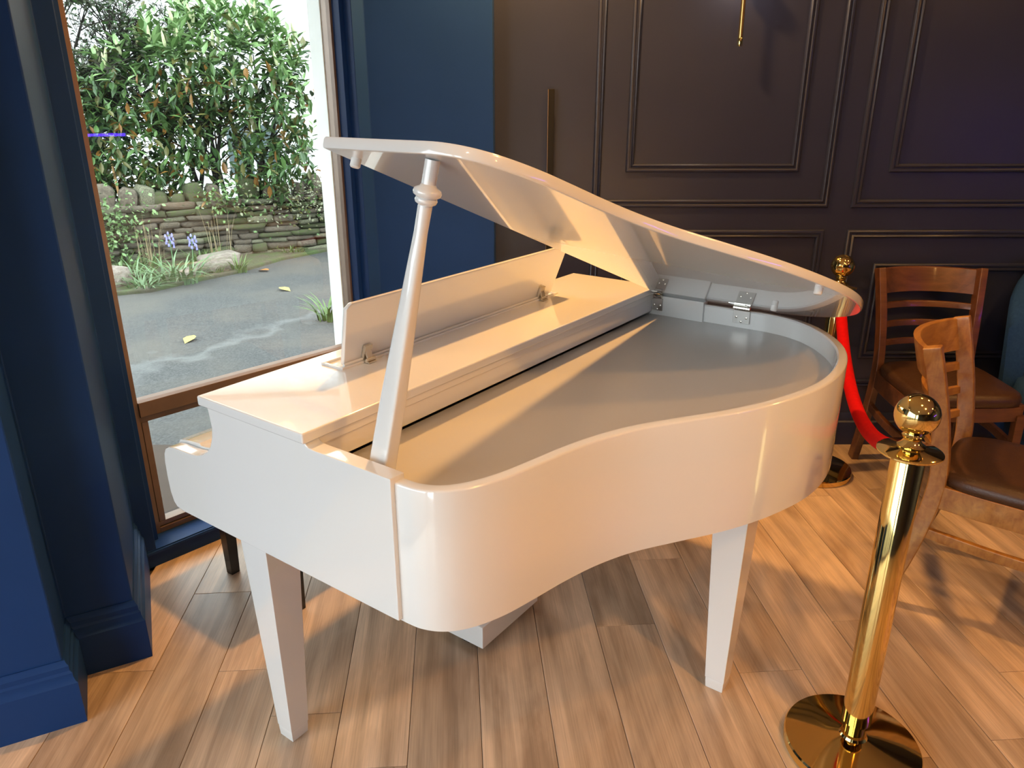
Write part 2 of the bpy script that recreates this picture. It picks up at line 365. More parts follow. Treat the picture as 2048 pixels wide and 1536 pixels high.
wbox('frame_transom', BRONZE, 0.094, 1.004, -0.15, -0.088, 0.524, 0.576)
low = wbox('lower_sash_rail', BRONZE, 0.094, 1.004, -0.145, -0.100, 0.500, 0.520)
wbox('lower_sash_rail', BRONZE, 0.094, 1.004, -0.145, -0.100, 0.090, 0.108)
wbox('lower_sash_stile', BRONZE, 0.098, 0.120, -0.145, -0.100, 0.108, 0.500)
wbox('lower_sash_stile', BRONZE, 0.980, 1.002, -0.145, -0.100, 0.108, 0.500)
wbox('reveal_strip', BLUE, 1.012, 1.031, -0.094, -0.048, 0.066, ZT)
wbox('reveal_strip', BLUE, 0.034, 0.068, -0.15, -0.06, 0.066, ZT)
def pane(x0, x1, z0, z1): return MB().add([(x0, 0.118, z0), (x1, 0.118, z0), (x1, 0.118, z1), (x0, 0.118, z1)], [(0,1,2,3)]).build('pane', GLASS, win, smooth=0)
pane(0.094, 1.004, 0.576, ZT - 0.04); pane(0.120, 0.980, 0.108, 0.500)
WHITEEXT = mat('white_exterior_paint', (0.90, 0.89, 0.83), 0.8, var=(5, (0.80, 0.79, 0.72), 0.5, 0.8))
ext = MB(); ext.box(1.000, 1.30, 0.152, 0.235, -0.05, 2.75)
ext.build('exterior_reveal', WHITEEXT, win, bevel=0.003)

# violet light strip on the right-hand wall, seen only as a reflection in the window
ls = MB().tube([(XR - 0.03, -0.55, 1.235), (XR - 0.03, 0.56, 1.245)], 0.014, 10).build('led_tube_light', LED)
tag(ls, 'violet glowing tube light on the side wall, seen mirrored in the window', 'light')

# wall sconce
sc = empty('wall_sconce', (0.893, YB, 1.754)); tag(sc, 'thin brass rod wall sconce at the top of the middle wall panel', 'wall light')
MB().tube([(0.003, -0.075, 0), (-0.004, -0.075, 0.62)], 0.0095, 12).build('rod', BRASSD, sc)
MB().lathe([(0.0095, -0.006), (0.0105, 0.0), (0.0105, 0.02), (0.0095, 0.024)], 12, M=Matrix.Translation((0.003, -0.075, 0))).build('rod_tip', BRASS, sc)
MB().box(-0.03, 0.03, -0.012, 0.0, 0.185, 0.345).build('back_plate', BRASSD, sc, bevel=0.004)
MB().tube([(0, -0.01, 0.27), (0, -0.075, 0.27)], 0.006, 10).build('arm', BRASSD, sc)
MB().lathe([(0.004, -0.042), (0.022, -0.036), (0.036, -0.02), (0.042, 0.0), (0.036, 0.02), (0.022, 0.036), (0.004, 0.042)], 20, M=Matrix.Translation((0.0, -0.075, 0.245))).build('globe', BULB, sc)
pl = bpy.data.lights.new('sconce_glow', 'POINT'); pl.energy = 4.5; pl.color = (1.0, 0.82, 0.62); pl.shadow_soft_size = 0.045
po = bpy.data.objects.new('sconce_glow', pl); COL.objects.link(po); po.location = (0.893, YB - 0.075, 1.754 + 0.245)

# ------------------------------------------------------------------ grand piano (local x = towards the tail, y = from treble cheek to bass side)
piano = empty('grand_piano', (-0.219, 1.2, 0), math.radians(-36))
tag(piano, 'white glossy baby grand piano with its lid propped open', 'piano')
RT, RB, IN = 0.915, 0.62, 0.858                  # rim top, rim bottom, inner board height
AB = [(0.010,-0.004),(0.010,0.02),(0.013,0.05),(0.026,0.082),(0.050,0.110),(0.088,0.134),(0.14,0.154),(0.21,0.170),(0.30,0.188),(0.39,0.213),(0.48,0.252),(0.575,0.312),(0.67,0.374),(0.77,0.426),(0.87,0.464),(0.96,0.487),(1.05,0.496),(1.14,0.492),(1.22,0.478),(1.30,0.452),(1.375,0.412),(1.44,0.362),(1.495,0.302),(1.530,0.237),(1.545,0.165),(1.545,0.09),(1.545,-0.05),(1.545,-0.225)]
outer = [(p.x, p.y) for p in catmull([(b, a, 0) for a, b in AB], 5)]    # (x=b, y=a)
inner = offset_line(outer, 0.026)                # to the inside
TH = 0.010
mb = MB(); n = len(outer); V = []
r = 0.004
ringdef = [(0, RB), (0, RT - r), (0.35*0.004, RT - 0.3*r), (r, RT), (0.026 - r, RT), (0.026, RT - r), (0.026, RB)]
rings = []
offs = {d: offset_line(outer, d) for d, z in ringdef}
for i in range(n): rings.append([(offs[d][i].x, offs[d][i].y, z) for d, z in ringdef])
mb.loft(rings)
mb.build('rim', WHITE, piano, smooth=40)
innp = [(p.x, p.y) for p in offset_line(outer, 0.020)]
body = MB().prism(innp + [(-0.236, 1.525), (-0.236, 0.03), (-0.01, 0.03)], IN - 0.015, IN)
body.build('inner_board', GREYP, piano, smooth=0)
MB().prism([(p[0], p[1]) for p in innp] + [(-0.70, 1.52), (-0.70, 0.03), (-0.01, 0.03)], RB + 0.002, RB + 0.02).build('bottom_board', SATIN, piano, smooth=0)
# cheeks: profile (x=b, z)
prof = [(0.006, 0.624), (0.006, 0.925), (-0.165, 0.925), (-0.198, 0.9245), (-0.212, 0.926), (-0.219, 0.930), (-0.221, 0.935),
        (-0.541, 0.935), (-0.537, 0.915), (-0.534, 0.885), (-0.538, 0.862), (-0.549, 0.838), (-0.566, 0.818), (-0.588, 0.804), (-0.612, 0.796), (-0.645, 0.792), (-0.70, 0.790),
        (-0.727, 0.786), (-0.744, 0.777), (-0.753, 0.762), (-0.757, 0.740), (-0.757, 0.700), (-0.754, 0.660), (-0.746, 0.635), (-0.735, 0.624), (-0.71, 0.620)]
prof_far = [(-0.045, z) if x == 0.006 else (x, z) for x, z in prof]
for pf, y0, y1 in ((prof, 0.0, 0.036), (prof_far, 1.509, 1.545)):
    MB().prism_y(pf, y0, y1).build('cheek', WHITE, piano, bevel=0.0035, smooth=40)
# key cover, key slip and boards between the cheeks
fb = [(-0.745, 0.70), (-0.745, 0.778), (-0.735, 0.790), (-0.70, 0.797), (-0.655, 0.802), (-0.648, 0.797), (-0.62, 0.800), (-0.585, 0.812), (-0.555, 0.84), (-0.546, 0.88), (-0.545, 0.934), (-0.53, 0.934), (-0.53, 0.70)]
MB().prism_y(fb, 0.036, 1.509).build('key_cover', WHITE, piano, smooth=40)
MB().box(-0.742, -0.70, 0.036, 1.509, 0.622, 0.70).build('key_slip', WHITE, piano, bevel=0.003)
MB().box(-0.244, -0.229, 0.036, 1.509, 0.868, 0.930).build('front_board', WHITE, piano, bevel=0.002)
MB().box(-0.240, -0.222, 0.036, 1.509, 0.915, 0.934).build('board_batten', WHITE, piano, bevel=0.002)
# front lid
fl = MB().box(-0.557, -0.213, -0.010, 1.520, 0.935, 0.9575).build('front_lid', WHITE, piano, bevel=0.004, seg=3, smooth=40)
# tray and music desk
tr = MB()
for x0, x1, y0, y1 in ((-0.500, -0.492, 0.285, 1.215), (-0.432, -0.426, 0.285, 1.215), (-0.492, -0.432, 0.285, 0.293), (-0.492, -0.432, 1.207, 1.215)):
    tr.box(x0, x1, y0, y1, 0.957, 0.963)
tr.build('desk_tray', WHITE, fl, bevel=0.0015)
dk = MB()
def deskring(z, x, y0, y1):
    return [(x - 0.007, y0, z), (x + 0.007, y0, z), (x + 0.007, y1, z), (x - 0.007, y1, z)]
dk.loft([deskring(0.962, -0.446, 0.302, 1.190), deskring(1.110, -0.400, 0.283, 1.212), deskring(1.122, -0.3965, 0.297, 1.198)])
desk = dk.build('music_desk', WHITE, piano, bevel=0.004, seg=2, smooth=40)
MB().tube([(-0.433, 0.296, 0.966), (-0.433, 1.16, 0.966)], 0.0035, 8).build('desk_rod', SATIN, desk)
CLEAR = mat('pale_nickel_clip', (0.72, 0.66, 0.55), 0.22, metal=0.7)
for y in (0.365, 1.115):
    c = MB(); c.box(-0.432, -0.408, y - 0.012, y + 0.014, 0.9585, 0.962)
    c.obox((-0.437, y - 0.011, 0.966), (0.008, 0, -0.002), (0, 0.024, 0), (0.012, 0, 0.036))
    c.obox((-0.418, y - 0.008, 0.962), (0.005, 0, 0), (0, 0.018, 0), (-0.010, 0, 0.030))
    c.tube([(-0.415, y - 0.014, 0.966), (-0.415, y + 0.016, 0.966)], 0.0045, 8)
    c.build('desk_hinge', CLEAR, desk, bevel=0.0008, seg=1)
# the open lid
ANG, HY, HZ = math.radians(20.9), 1.50, 0.935
def lidp(x, y, t):
    d = HY - y
    return (x, HY - d*math.cos(ANG) + t*math.sin(ANG), HZ + d*math.sin(ANG) + t*math.cos(ANG))
lo = [(-0.213, -0.002)] + [(p.x, p.y) for p in offset_line([(-0.10, 0.0095)] + outer[3:-1], -0.010)] + [(-0.213, 1.553)]
lm = MB(); N = len(lo)
def inset(pts, d):                               # closed outline, towards the inside
    out = []
    for i in range(len(pts)):
        a, b, c = Vector(pts[i-1]), Vector(pts[i]), Vector(pts[(i+1) % len(pts)])
        t1, t2 = (b-a).normalized(), (c-b).normalized()
        n1, n2 = Vector((-t1.y, t1.x)), Vector((-t2.y, t2.x)); m = n1 + n2
        out.append(b + m/max(m.length_squared, 0.5)*2*d)
    return out
lr = []
for d, t in ((0.005, 0.0), (0.0015, 0.0012), (0.0, 0.005), (0.0, 0.017), (0.0015, 0.0208), (0.005, 0.022)):
    lr.append([lidp(p[0], p[1], t) for p in inset(lo, d)])
lm.loft(lr)
lid = lm.build('lid', WHITE, piano, smooth=40); flat_faces(lid)
for x, y in ((-0.185, 0.055), (0.452, 0.885), (0.227, 1.36)):
    a0 = Vector(lidp(x, y, 0)); a1 = Vector(lidp(x, y, -0.016))
    MB().tube([a0, a0 + (a1-a0)*0.85, a1], [0.0095, 0.0095, 0.0075], 14).build('lid_bumper', SATIN, lid)
# prop
pa, pb = Vector((-0.088, 0.062, 0.862)), Vector((0.018, 0.128, 1.459))
ax = (pb - pa).normalized(); sx = Vector((1, 0, 0)); sx = (sx - ax*sx.dot(ax)).normalized(); sy = ax.cross(sx)
def sup(t, w, h, e):
    c = pa + (pb - pa)*t; R = []
    for k in range(20):
        q = 2*math.pi*k/20 + math.pi/20; cc, ss = math.cos(q), math.sin(q)
        R.append(c + sx*w*math.copysign(abs(cc)**e, cc) + sy*h*math.copysign(abs(ss)**e, ss))
    return R
prop = MB().loft([sup(0, .023, .017, .22), sup(0.3, .0205, .0155, .25), sup(0.62, .0150, .0125, .5), sup(0.8, .0118, .0108, .85), sup(0.885, .0125, .0125, 1), sup(1.0, .0125, .0125, 1)]).build('lid_prop', WHITE, piano, smooth=50)
Mx = Matrix.Translation(pa + (pb - pa)*0.905) @ ax.to_track_quat('Z', 'Y').to_matrix().to_4x4()
MB().lathe([(0.012, -0.017), (0.018, -0.013), (0.0195, -0.008), (0.0175, -0.004), (0.0235, 0.000), (0.0245, 0.005), (0.0225, 0.010), (0.015, 0.014), (0.0125, 0.018)], 28, M=Mx).build('prop_collar', WHITE, prop, smooth=60)
MB().obox((-0.118, 0.036, IN), (0.062, 0, 0), (0, 0.05, 0), (0, 0, 0.012)).build('prop_socket', BLACK, prop, bevel=0.002)
# hinges and blocks on the inside of the straight side
for x0, x1, hy in ((-0.226, -0.190, 1.5045), (0.056, 0.110, 1.5145)):
    h = MB().box(x0, x1, hy, hy + 0.006, IN + 0.016, RT + 0.001).build('hinge', STEEL, piano, bevel=0.0006, seg=1)
    kn = MB()
    for j in range(7):
        q0 = x0 + (x1 - x0)*(j + 0.06)/7; q1 = x0 + (x1 - x0)*(j + 0.94)/7
        kn.tube([(q0, hy - 0.002, RT + 0.009), (q1, hy - 0.002, RT + 0.009)], 0.0068, 10)
    kn.build('hinge_knuckle', NICKEL, h)
    a = [lidp(x0, 1.455, -0.0012), lidp(x1, 1.455, -0.0012), lidp(x1, 1.498, -0.0012), lidp(x0, 1.498, -0.0012)]
    b = [lidp(x0, 1.455, 0.0004), lidp(x1, 1.455, 0.0004), lidp(x1, 1.498, 0.0004), lidp(x0, 1.498, 0.0004)]
    MB().loft([a, b]).build('hinge_leaf', STEEL, h, smooth=0)
    for (fx, fz) in ((0.2, 0.022), (0.8, 0.022), (0.5, 0.036)):
        MB().lathe([(0.0035, 0), (0.0035, 0.0008), (0.002, 0.0016)], 10, M=Matrix.Translation((x0 + (x1-x0)*fx, hy - 0.0002, RT - fz)) @ Matrix.Rotation(math.radians(90), 4, 'X')).build('screw', NICKEL, h)
# legs
def leg(x, y, f=1):
    l = MB()
    def ring(z, w): return [(x-w, y-w, z), (x+w, y-w, z), (x+w, y+w, z), (x-w, y+w, z)]
    l.loft([ring(0.034, 0.0275), ring(RB + 0.004, 0.048)])
    o = l.build('leg', WHITE, piano, bevel=0.002)
    MB().loft([ring(0.0, 0.0245), ring(0.022, 0.0260), ring(0.034, 0.0262)]).build('leg_foot', WHITE, o, bevel=0.0015)
leg(-0.490, 0.079); leg(0.337, 0.894); leg(-0.490, 1.46)
# pedal lyre
ly = empty('pedal_lyre'); ly.parent = piano
MB().box(-0.432, -0.272, 0.600, 0.890, 0.022, 0.098).build('pedal_box', WHITE, ly, bevel=0.003)
for y in (0.645, 0.845):
    MB().box(-0.375, -0.335, y - 0.02, y + 0.02, 0.098, RB + 0.004).build('lyre_post', WHITE, ly, bevel=0.003)
for y in (0.675, 0.745, 0.815):
    MB().bar([(-0.425, y, 0.055), (-0.47, y, 0.060), (-0.51, y, 0.052)], [0.02, 0.024, 0.034], 0.008, (0, 1, 0)).build('pedal', BRASS, ly, bevel=0.002)
MB().box(-0.37, -0.34, 0.62, 0.65, 0.0, 0.022).build('lyre_foot', BLACK, ly)
MB().box(-0.37, -0.34, 0.84, 0.87, 0.0, 0.022).build('lyre_foot', BLACK, ly)

# ------------------------------------------------------------------ piano bench
bench = empty('piano_bench', (-0.219, 1.2, 0), math.radians(-36)); tag(bench, 'black wooden piano bench tucked behind the keyboard by the window', 'bench')
MB().box(-1.27, -0.87, 0.40, 1.08, 0.40, 0.45).build('seat_frame', BLACK, bench, bevel=0.004)
MB().box(-1.265, -0.875, 0.405, 1.075, 0.45, 0.48).build('seat_pad', mat('black_vinyl', (0.015, 0.015, 0.016), 0.45), bench, bevel=0.012, seg=3)
for x, y in ((-1.245, 0.425), (-0.895, 0.425), (-1.245, 1.055), (-0.895, 1.055)):
    def rg(z, w): return [(x-w, y-w, z), (x+w, y-w, z), (x+w, y+w, z), (x-w, y+w, z)]
    MB().loft([rg(0.0, 0.016), rg(0.41, 0.024)]).build('leg', BLACK, bench, bevel=0.002)

# ------------------------------------------------------------------ stanchions and rope
def stanchion(x, y, label):
    s = empty('stanchion', (x, y, 0)); tag(s, label, 'stanchion', 'brass rope stanchions')
    MB().lathe([(0.160, 0.0), (0.163, 0.004), (0.163, 0.024), (0.160, 0.029), (0.12, 0.036), (0.06, 0.045), (0.034, 0.050), (0.030, 0.056)], 72).build('base', BRASS, s, smooth=30)
    MB().lathe([(0.0255, 0.048), (0.0255, 0.125)], 40).build('post_core', BRASS, s)
    MB().lathe([(0.0330, 0.095), (0.0350, 0.097), (0.0350, 0.828), (0.033, 0.831)], 48).build('post', BRASS, s)
    MB().lathe([(0.034, 0.829), (0.062, 0.832), (0.067, 0.836), (0.067, 0.839), (0.062, 0.842), (0.036, 0.846), (0.028, 0.850)], 56).build('collar', BRASS, s, smooth=40)
    fp = [(0.028, 0.848), (0.029, 0.853), (0.021, 0.859), (0.017, 0.866), (0.021, 0.872), (0.0225, 0.876), (0.019, 0.880)]
    for k in range(0, 15):
        t = -1.15 + 2.72*k/14; fp.append((max(0.0458*math.cos(t), 0.001), 0.923 + 0.0458*math.sin(t)))
    MB().lathe(fp, 48).build('finial', BRASS, s, smooth=50)
    return s
ST1, ST2 = Vector((0.862, 1.497, 0.812)), Vector((1.335, 3.05, 0.812))
stanchion(ST1.x, ST1.y, 'brass stanchion in the right foreground, the nearer of the two')
stanchion(ST2.x, ST2.y, 'brass stanchion standing behind the tail of the piano by the panelled wall')
rope = empty('velvet_rope', (ST2.x, ST2.y, 0)); tag(rope, 'red velvet barrier rope hanging between the two brass stanchions', 'rope')
d = (ST2 - ST1); u2 = Vector((d.x, d.y, 0)).normalized()
ra, rb = ST1 + u2*0.075, ST2 - u2*0.075
pts = []
for k in range(41):
    t = k/40; p = ra + (rb - ra)*t; p.z -= 4*0.17*t*(1-t); pts.append(p - Vector((ST2.x, ST2.y, 0)))
MB().tube(pts, 0.0205, 18).build('rope_body', VELVET, rope)
for p, q in ((pts[0], pts[1]), (pts[-1], pts[-2])):
    t = (p - q).normalized()
    MB().tube([p - t*0.02, p + t*0.012, p + t*0.016], [0.0225, 0.0225, 0.012], 18).build('rope_end_cap', BRASS, rope)
    MB().tube([p + t*0.012, p + t*0.030 + Vector((0,0,0.006)), p + t*0.042 + Vector((0,0,0.010))], 0.004, 8).build('rope_hook', BRASS, rope)

# ------------------------------------------------------------------ chairs
def chair(x, y, face, wood, label, foot=(0.215, -0.24)):
    """ladder-back dining chair; local +y is the way it faces"""
    c = empty('dining_chair', (x, y, 0), -math.radians(face)); tag(c, label, 'chair', 'ladder-back dining chairs')
    def post(s):
        P = [(s*foot[0], foot[1], 0.0), (s*(0.190 + (foot[0]-0.19)*0.35), -0.205 + (foot[1]+0.205)*0.35, 0.22), (s*0.190, -0.205, 0.44), (s*0.195, -0.225, 0.62), (s*0.206, -0.262, 0.78), (s*0.214, -0.288, 0.875)]
        return catmull(P, 4)
    def along(z):                                # depth and half width of the back at height z
        P = post(1)
        for i in range(len(P)-1):
            if P[i].z <= z <= P[i+1].z:
                t = (z - P[i].z)/(P[i+1].z - P[i].z); return P[i].lerp(P[i+1], t)
        return P[-1]
    for s in (-1, 1):
        MB().bar(post(s), 0.031, 0.050, (1, 0, 0)).build('rear_post', wood, c, bevel=0.004, smooth=50)
        MB().bar([(s*0.205, 0.205, 0), (s*0.200, 0.195, 0.40)], [0.026, 0.036], [0.026, 0.036], (1, 0, 0)).build('leg', wood, c, bevel=0.003)
        MB().bar(catmull([(s*0.192, -0.20, 0.405), (s*0.205, 0.0, 0.405), (s*0.198, 0.20, 0.405)], 5), 0.022, 0.075, (1, 0, 0)).build('side_apron', wood, c, bevel=0.002, smooth=50)
        MB().bar(catmull([(s*0.195, -0.225, 0.275), (s*0.215, 0.0, 0.272), (s*0.20, 0.20, 0.265)], 5), 0.020, 0.034, (1, 0, 0)).build('side_stretcher', wood, c, bevel=0.003, smooth=50)
    def rail(z0, z1, th, bow):
        rg = []
        for k in range(13):
            t = -1 + 2*k/12; a0, a1 = along(z0), along(z1); bk = -0.014 - bow*(1 - t*t)
            rg.append([(t*a0.x, a0.y + bk - th/2, z0), (t*a0.x, a0.y + bk + th/2, z0), (t*a1.x, a1.y + bk + th/2, z1), (t*a1.x, a1.y + bk - th/2, z1)])
        return MB().loft(rg)
    rail(0.765, 0.868, 0.022, 0.068).build('top_rail', wood, c, bevel=0.003, smooth=50)
    for z in (0.700, 0.620, 0.540): rail(z, z + 0.026, 0.016, 0.062).build('back_slat', wood, c, bevel=0.003, smooth=50)
    MB().bar([(-0.19, -0.20, 0.405), (0.19, -0.20, 0.405)], 0.020, 0.060, (0, 1, 0)).build('rear_apron', wood, c, bevel=0.002)
    MB().bar(catmull([(-0.195, 0.195, 0.405), (0, 0.215, 0.405), (0.195, 0.195, 0.405)], 5), 0.020, 0.060, (0, 1, 0)).build('front_apron', wood, c, bevel=0.002, smooth=50)
    rg = []
    for z, k in ((0.436, 0.97), (0.440, 1.0), (0.462, 1.015), (0.478, 0.985), (0.487, 0.90), (0.491, 0.70), (0.493, 0.35)):
        R = []
        for j in range(40):
            q = 2*math.pi*j/40; cc, ss = math.cos(q), math.sin(q); e = 0.42
            wd = 0.212 + 0.010*ss
            R.append((k*wd*math.copysign(abs(cc)**e, cc), 0.005 + k*0.222*math.copysign(abs(ss)**e, ss), z))
        rg.append(R)
    MB().loft(rg).build('seat_pad', LEATHER, c, smooth=60)
    return c
chair(1.785, 2.945, 182, WOODA, 'ladder-back chair in shade-darkened wood against the panelled wall, brown leather seat')
chair(1.588, 2.112, 129, WOODB, 'chair in light-brightened wood seen from behind, just beyond the near brass stanchion', (0.232, -0.300))

# blue tub armchair, mostly outside the frame
ac = empty('armchair', (2.42, 2.97, 0), -math.radians(215)); tag(ac, 'blue fabric tub armchair at the right edge beside the dark chair', 'armchair')
bk = []
for k in range(33):
    q = math.radians(-20 + 220*k/32); t = abs(k - 16)/16
    top = 0.95 - 0.26*max(0, (t - 0.35)/0.65)**1.5
    ro, ri = 0.345, 0.265
    cx, cy = math.cos(q), -math.sin(q)
    bk.append([(ro*0.93*cx, ro*0.93*cy, 0.16), (ro*0.98*cx, ro*0.98*cy, 0.45), (ro*1.04*cx, ro*1.04*cy, top - 0.035), (ro*0.99*cx, ro*0.99*cy, top - 0.006), ((ro+ri)/2*cx, (ro+ri)/2*cy, top), (ri*1.03*cx, ri*1.03*cy, top - 0.02), (ri*cx, ri*cy, 0.45), (ri*cx, ri*cy, 0.18)])
MB().loft(bk).build('backrest', BLUEF, ac, smooth=60)
rg = []
for z, k in ((0.16, 0.95), (0.18, 1.0), (0.40, 1.0), (0.445, 0.97), (0.46, 0.85)):
    rg.append([(k*0.275*math.copysign(abs(math.cos(q))**0.7, math.cos(q)), 0.06 + k*0.30*math.copysign(abs(math.sin(q))**0.6, math.sin(q)), z) for q in [2*math.pi*j/36 for j in range(36)]])
MB().loft(rg).build('seat_cushion', BLUEF, ac, smooth=60)
for x, y in ((-0.21, 0.26), (0.21, 0.26), (-0.19, -0.21), (0.19, -0.21)):
    MB().lathe([(0.012, 0.0), (0.02, 0.17)], 14, M=Matrix.Translation((x, y, 0))).build('leg', BLACK, ac)

# ------------------------------------------------------------------ outside: yard, stone wall, shrubs, house
GZ = -0.05
def asphalt_mat():
    m = bpy.data.materials.new('old_asphalt'); m.use_nodes = True; nt = m.node_tree; L = nt.links; p = nt.nodes['Principled BSDF']
    p.inputs['Roughness'].default_value = 0.85
    tc = nt.nodes.new('ShaderNodeTexCoord')
    def noise_(scale, det): 
        n = nt.nodes.new('ShaderNodeTexNoise'); n.inputs['Scale'].default_value = scale; n.inputs['Detail'].default_value = det
        L.new(tc.outputs['Object'], n.inputs['Vector']); return n
    a, b, c = noise_(90, 3), noise_(1.7, 6), noise_(3.5, 8)
    r1 = nt.nodes.new('ShaderNodeValToRGB'); r1.color_ramp.elements[0].position = 0.35; r1.color_ramp.elements[1].position = 0.7
    r1.color_ramp.elements[0].color = (0.037, 0.037, 0.036, 1); r1.color_ramp.elements[1].color = (0.086, 0.085, 0.081, 1)
    L.new(a.outputs['Fac'], r1.inputs[0])
    r2 = nt.nodes.new('ShaderNodeValToRGB'); r2.color_ramp.elements[0].position = 0.42; r2.color_ramp.elements[1].position = 0.66
    r2.color_ramp.elements[0].color = (0, 0, 0, 1); r2.color_ramp.elements[1].color = (1, 1, 1, 1); L.new(b.outputs['Fac'], r2.inputs[0])
    mx = nt.nodes.new('ShaderNodeMix'); mx.data_type = 'RGBA'; mx.inputs[7].default_value = (0.098, 0.086, 0.070, 1)
    sc = nt.nodes.new('ShaderNodeMath'); sc.operation = 'MULTIPLY'; sc.inputs[1].default_value = 0.6
    L.new(r2.outputs[0], sc.inputs[0]); L.new(sc.outputs[0], mx.inputs[0]); L.new(r1.outputs[0], mx.inputs[6])
    # a pale worn seam across the yard
    sp = nt.nodes.new('ShaderNodeSeparateXYZ'); L.new(tc.outputs['Object'], sp.inputs[0])
    def ma(op, x, y):
        n = nt.nodes.new('ShaderNodeMath'); n.operation = op
        for i, q in enumerate((x, y)):
            if isinstance(q, (int, float)): n.inputs[i].default_value = q
            else: L.new(q, n.inputs[i])
        return n.outputs[0]
    e = ma('SUBTRACT', ma('MULTIPLY', ma('SUBTRACT', sp.outputs[0], -2.38), 0.868), ma('MULTIPLY', ma('SUBTRACT', sp.outputs[1], 4.41), 0.496))
    e = ma('ADD', e, ma('MULTIPLY', ma('SUBTRACT', c.outputs['Fac'], 0.5), 1.1))
    d1 = ma('ABSOLUTE', e, 0); seam = ma('SUBTRACT', 1.0, ma('MULTIPLY', d1, 7.0))
    cl = nt.nodes.new('ShaderNodeClamp'); L.new(seam, cl.inputs[0])
    m2 = nt.nodes.new('ShaderNodeMix'); m2.data_type = 'RGBA'; m2.inputs[7].default_value = (0.150, 0.150, 0.145, 1)
    L.new(ma('MULTIPLY', ma('MULTIPLY', cl.outputs[0], b.outputs['Fac']), 1.1), m2.inputs[0]); L.new(mx.outputs[2], m2.inputs[6]); L.new(m2.outputs[2], p.inputs['Base Color'])
    bp = nt.nodes.new('ShaderNodeBump'); bp.inputs['Strength'].default_value = 0.5; bp.inputs['Distance'].default_value = 0.01
    L.new(a.outputs['Fac'], bp.inputs['Height']); L.new(bp.outputs[0], p.inputs['Normal'])
    return m
ground = MB().box(-22, 14, -12, 26, GZ - 0.2, GZ).build('ground', asphalt_mat(), smooth=0); tag(ground, kind='structure')

WALLU = head(60); WALLN = Vector((WALLU.y, -WALLU.x))            # along the stone wall; towards the yard
W0 = Vector((-2.185, 8.67))
STONES = [mat('stone_grey_brown', (0.105, 0.083, 0.060), 0.9, var=(9, (0.185, 0.150, 0.108), 0.35, 0.65), bump=(30, 0.8)),
          mat('stone_rust', (0.145, 0.088, 0.052), 0.9, var=(9, (0.17, 0.13, 0.09), 0.35, 0.65), bump=(30, 0.8)),
          mat('stone_lichen', (0.13, 0.12, 0.078), 0.9, var=(14, (0.24, 0.24, 0.15), 0.40, 0.62), bump=(30, 0.8)),
          mat('stone_mossy', (0.095, 0.085, 0.05), 0.9, var=(10, (0.075, 0.105, 0.028), 0.42, 0.6), bump=(30, 0.8))]
def stone_mesh(seed):
    rr = random.Random(seed); bm = bmesh.new(); bmesh.ops.create_cube(bm, size=1.0)
    for v in bm.verts: v.co += Vector((rr.uniform(-.12,.12), rr.uniform(-.10,.10), rr.uniform(-.16,.16)))
    bmesh.ops.bevel(bm, geom=bm.edges[:], offset=0.11, segments=1, affect='EDGES')
    me = bpy.data.meshes.new('stone'); bm.to_mesh(me); bm.free(); me.shade_smooth(); me.set_sharp_from_angle(angle=math.radians(50)); me.materials.append(STONES[0])
    return me
def cope_mesh(seed):
    rr = random.Random(seed); mb = MB(); prof = []
    for k in range(9):
        q = math.pi*k/8; prof.append((0.5*math.copysign(abs(math.cos(q))**0.7, math.cos(q)) + rr.uniform(-.03,.03), 0.55 + 0.45*math.sin(q)**0.8 + rr.uniform(-.04,.04)))
    prof = [(0.46, 0), ] + prof + [(-0.46, 0)]
    mb.prism_y(prof, -0.5, 0.5)
    o = mb.build('tmp', STONES[0], bevel=0.05, seg=1, smooth=50); me = o.data; bpy.data.objects.remove(o); return me
SM = [stone_mesh(i) for i in range(8)]; CM = [cope_mesh(i + 50) for i in range(5)]
swall = empty('stone_wall', (W0.x, W0.y, GZ), math.atan2(WALLU.y, WALLU.x)); tag(swall, 'low rubble stone boundary wall with upright coping stones across the yard', 'wall')
S0, S1 = -3.6, 1.3
cm = MB(); cm.box(S0 - 1.5, S1 + 2.0, 0.05, 0.30, 0, 0.60).build('mortar_core', mat('wall_mortar', (0.07, 0.062, 0.045), 0.95, var=(6, (0.06, 0.075, 0.03), 0.4, 0.65), bump=(20, 1.0)), swall, smooth=0)
def place(name, me, par, loc, scale, rot=(0,0,0), m=None):
    o = bpy.data.objects.new(name, me); COL.objects.link(o); o.parent = par; o.location = loc; o.scale = scale; o.rotation_euler = rot
    if m:
        o.material_slots[0].link = 'OBJECT'; o.material_slots[0].material = m
    return o
z = 0.0
while z < 0.575:
    h = rnd.uniform(0.040, 0.085); x = S0 + rnd.uniform(0, 0.2)
    while x < S1:
        w = rnd.uniform(0.12, 0.38)
        m = rnd.choices(STONES, (5, 2 if x > -0.8 else 1, 4 if x > -0.9 else 2, 3))[0]
        place('stone', rnd.choice(SM), swall, (x + w/2, 0.03 + rnd.uniform(-.035, .03), z + h/2), (w - 0.006, 0.16, h*rnd.uniform(.75, 1.05)), (rnd.uniform(-.08,.08), rnd.uniform(-.07,.07), rnd.uniform(-.07,.07)), m)
        x += w
    z += h
x = S0
while x < S1:
    w = rnd.uniform(0.10, 0.24); hh = rnd.uniform(0.12, 0.27)
    if rnd.random() < 0.85:
        place('coping_stone', rnd.choice(CM), swall, (x + w/2, 0.16, 0.565), (w - 0.012, 0.26, hh), (rnd.uniform(-.08,.08), rnd.uniform(-.20,.20), rnd.uniform(-.25,.25)), rnd.choices(STONES, (5, 2, 3, 2))[0])
    x += w + rnd.uniform(0, 0.04)

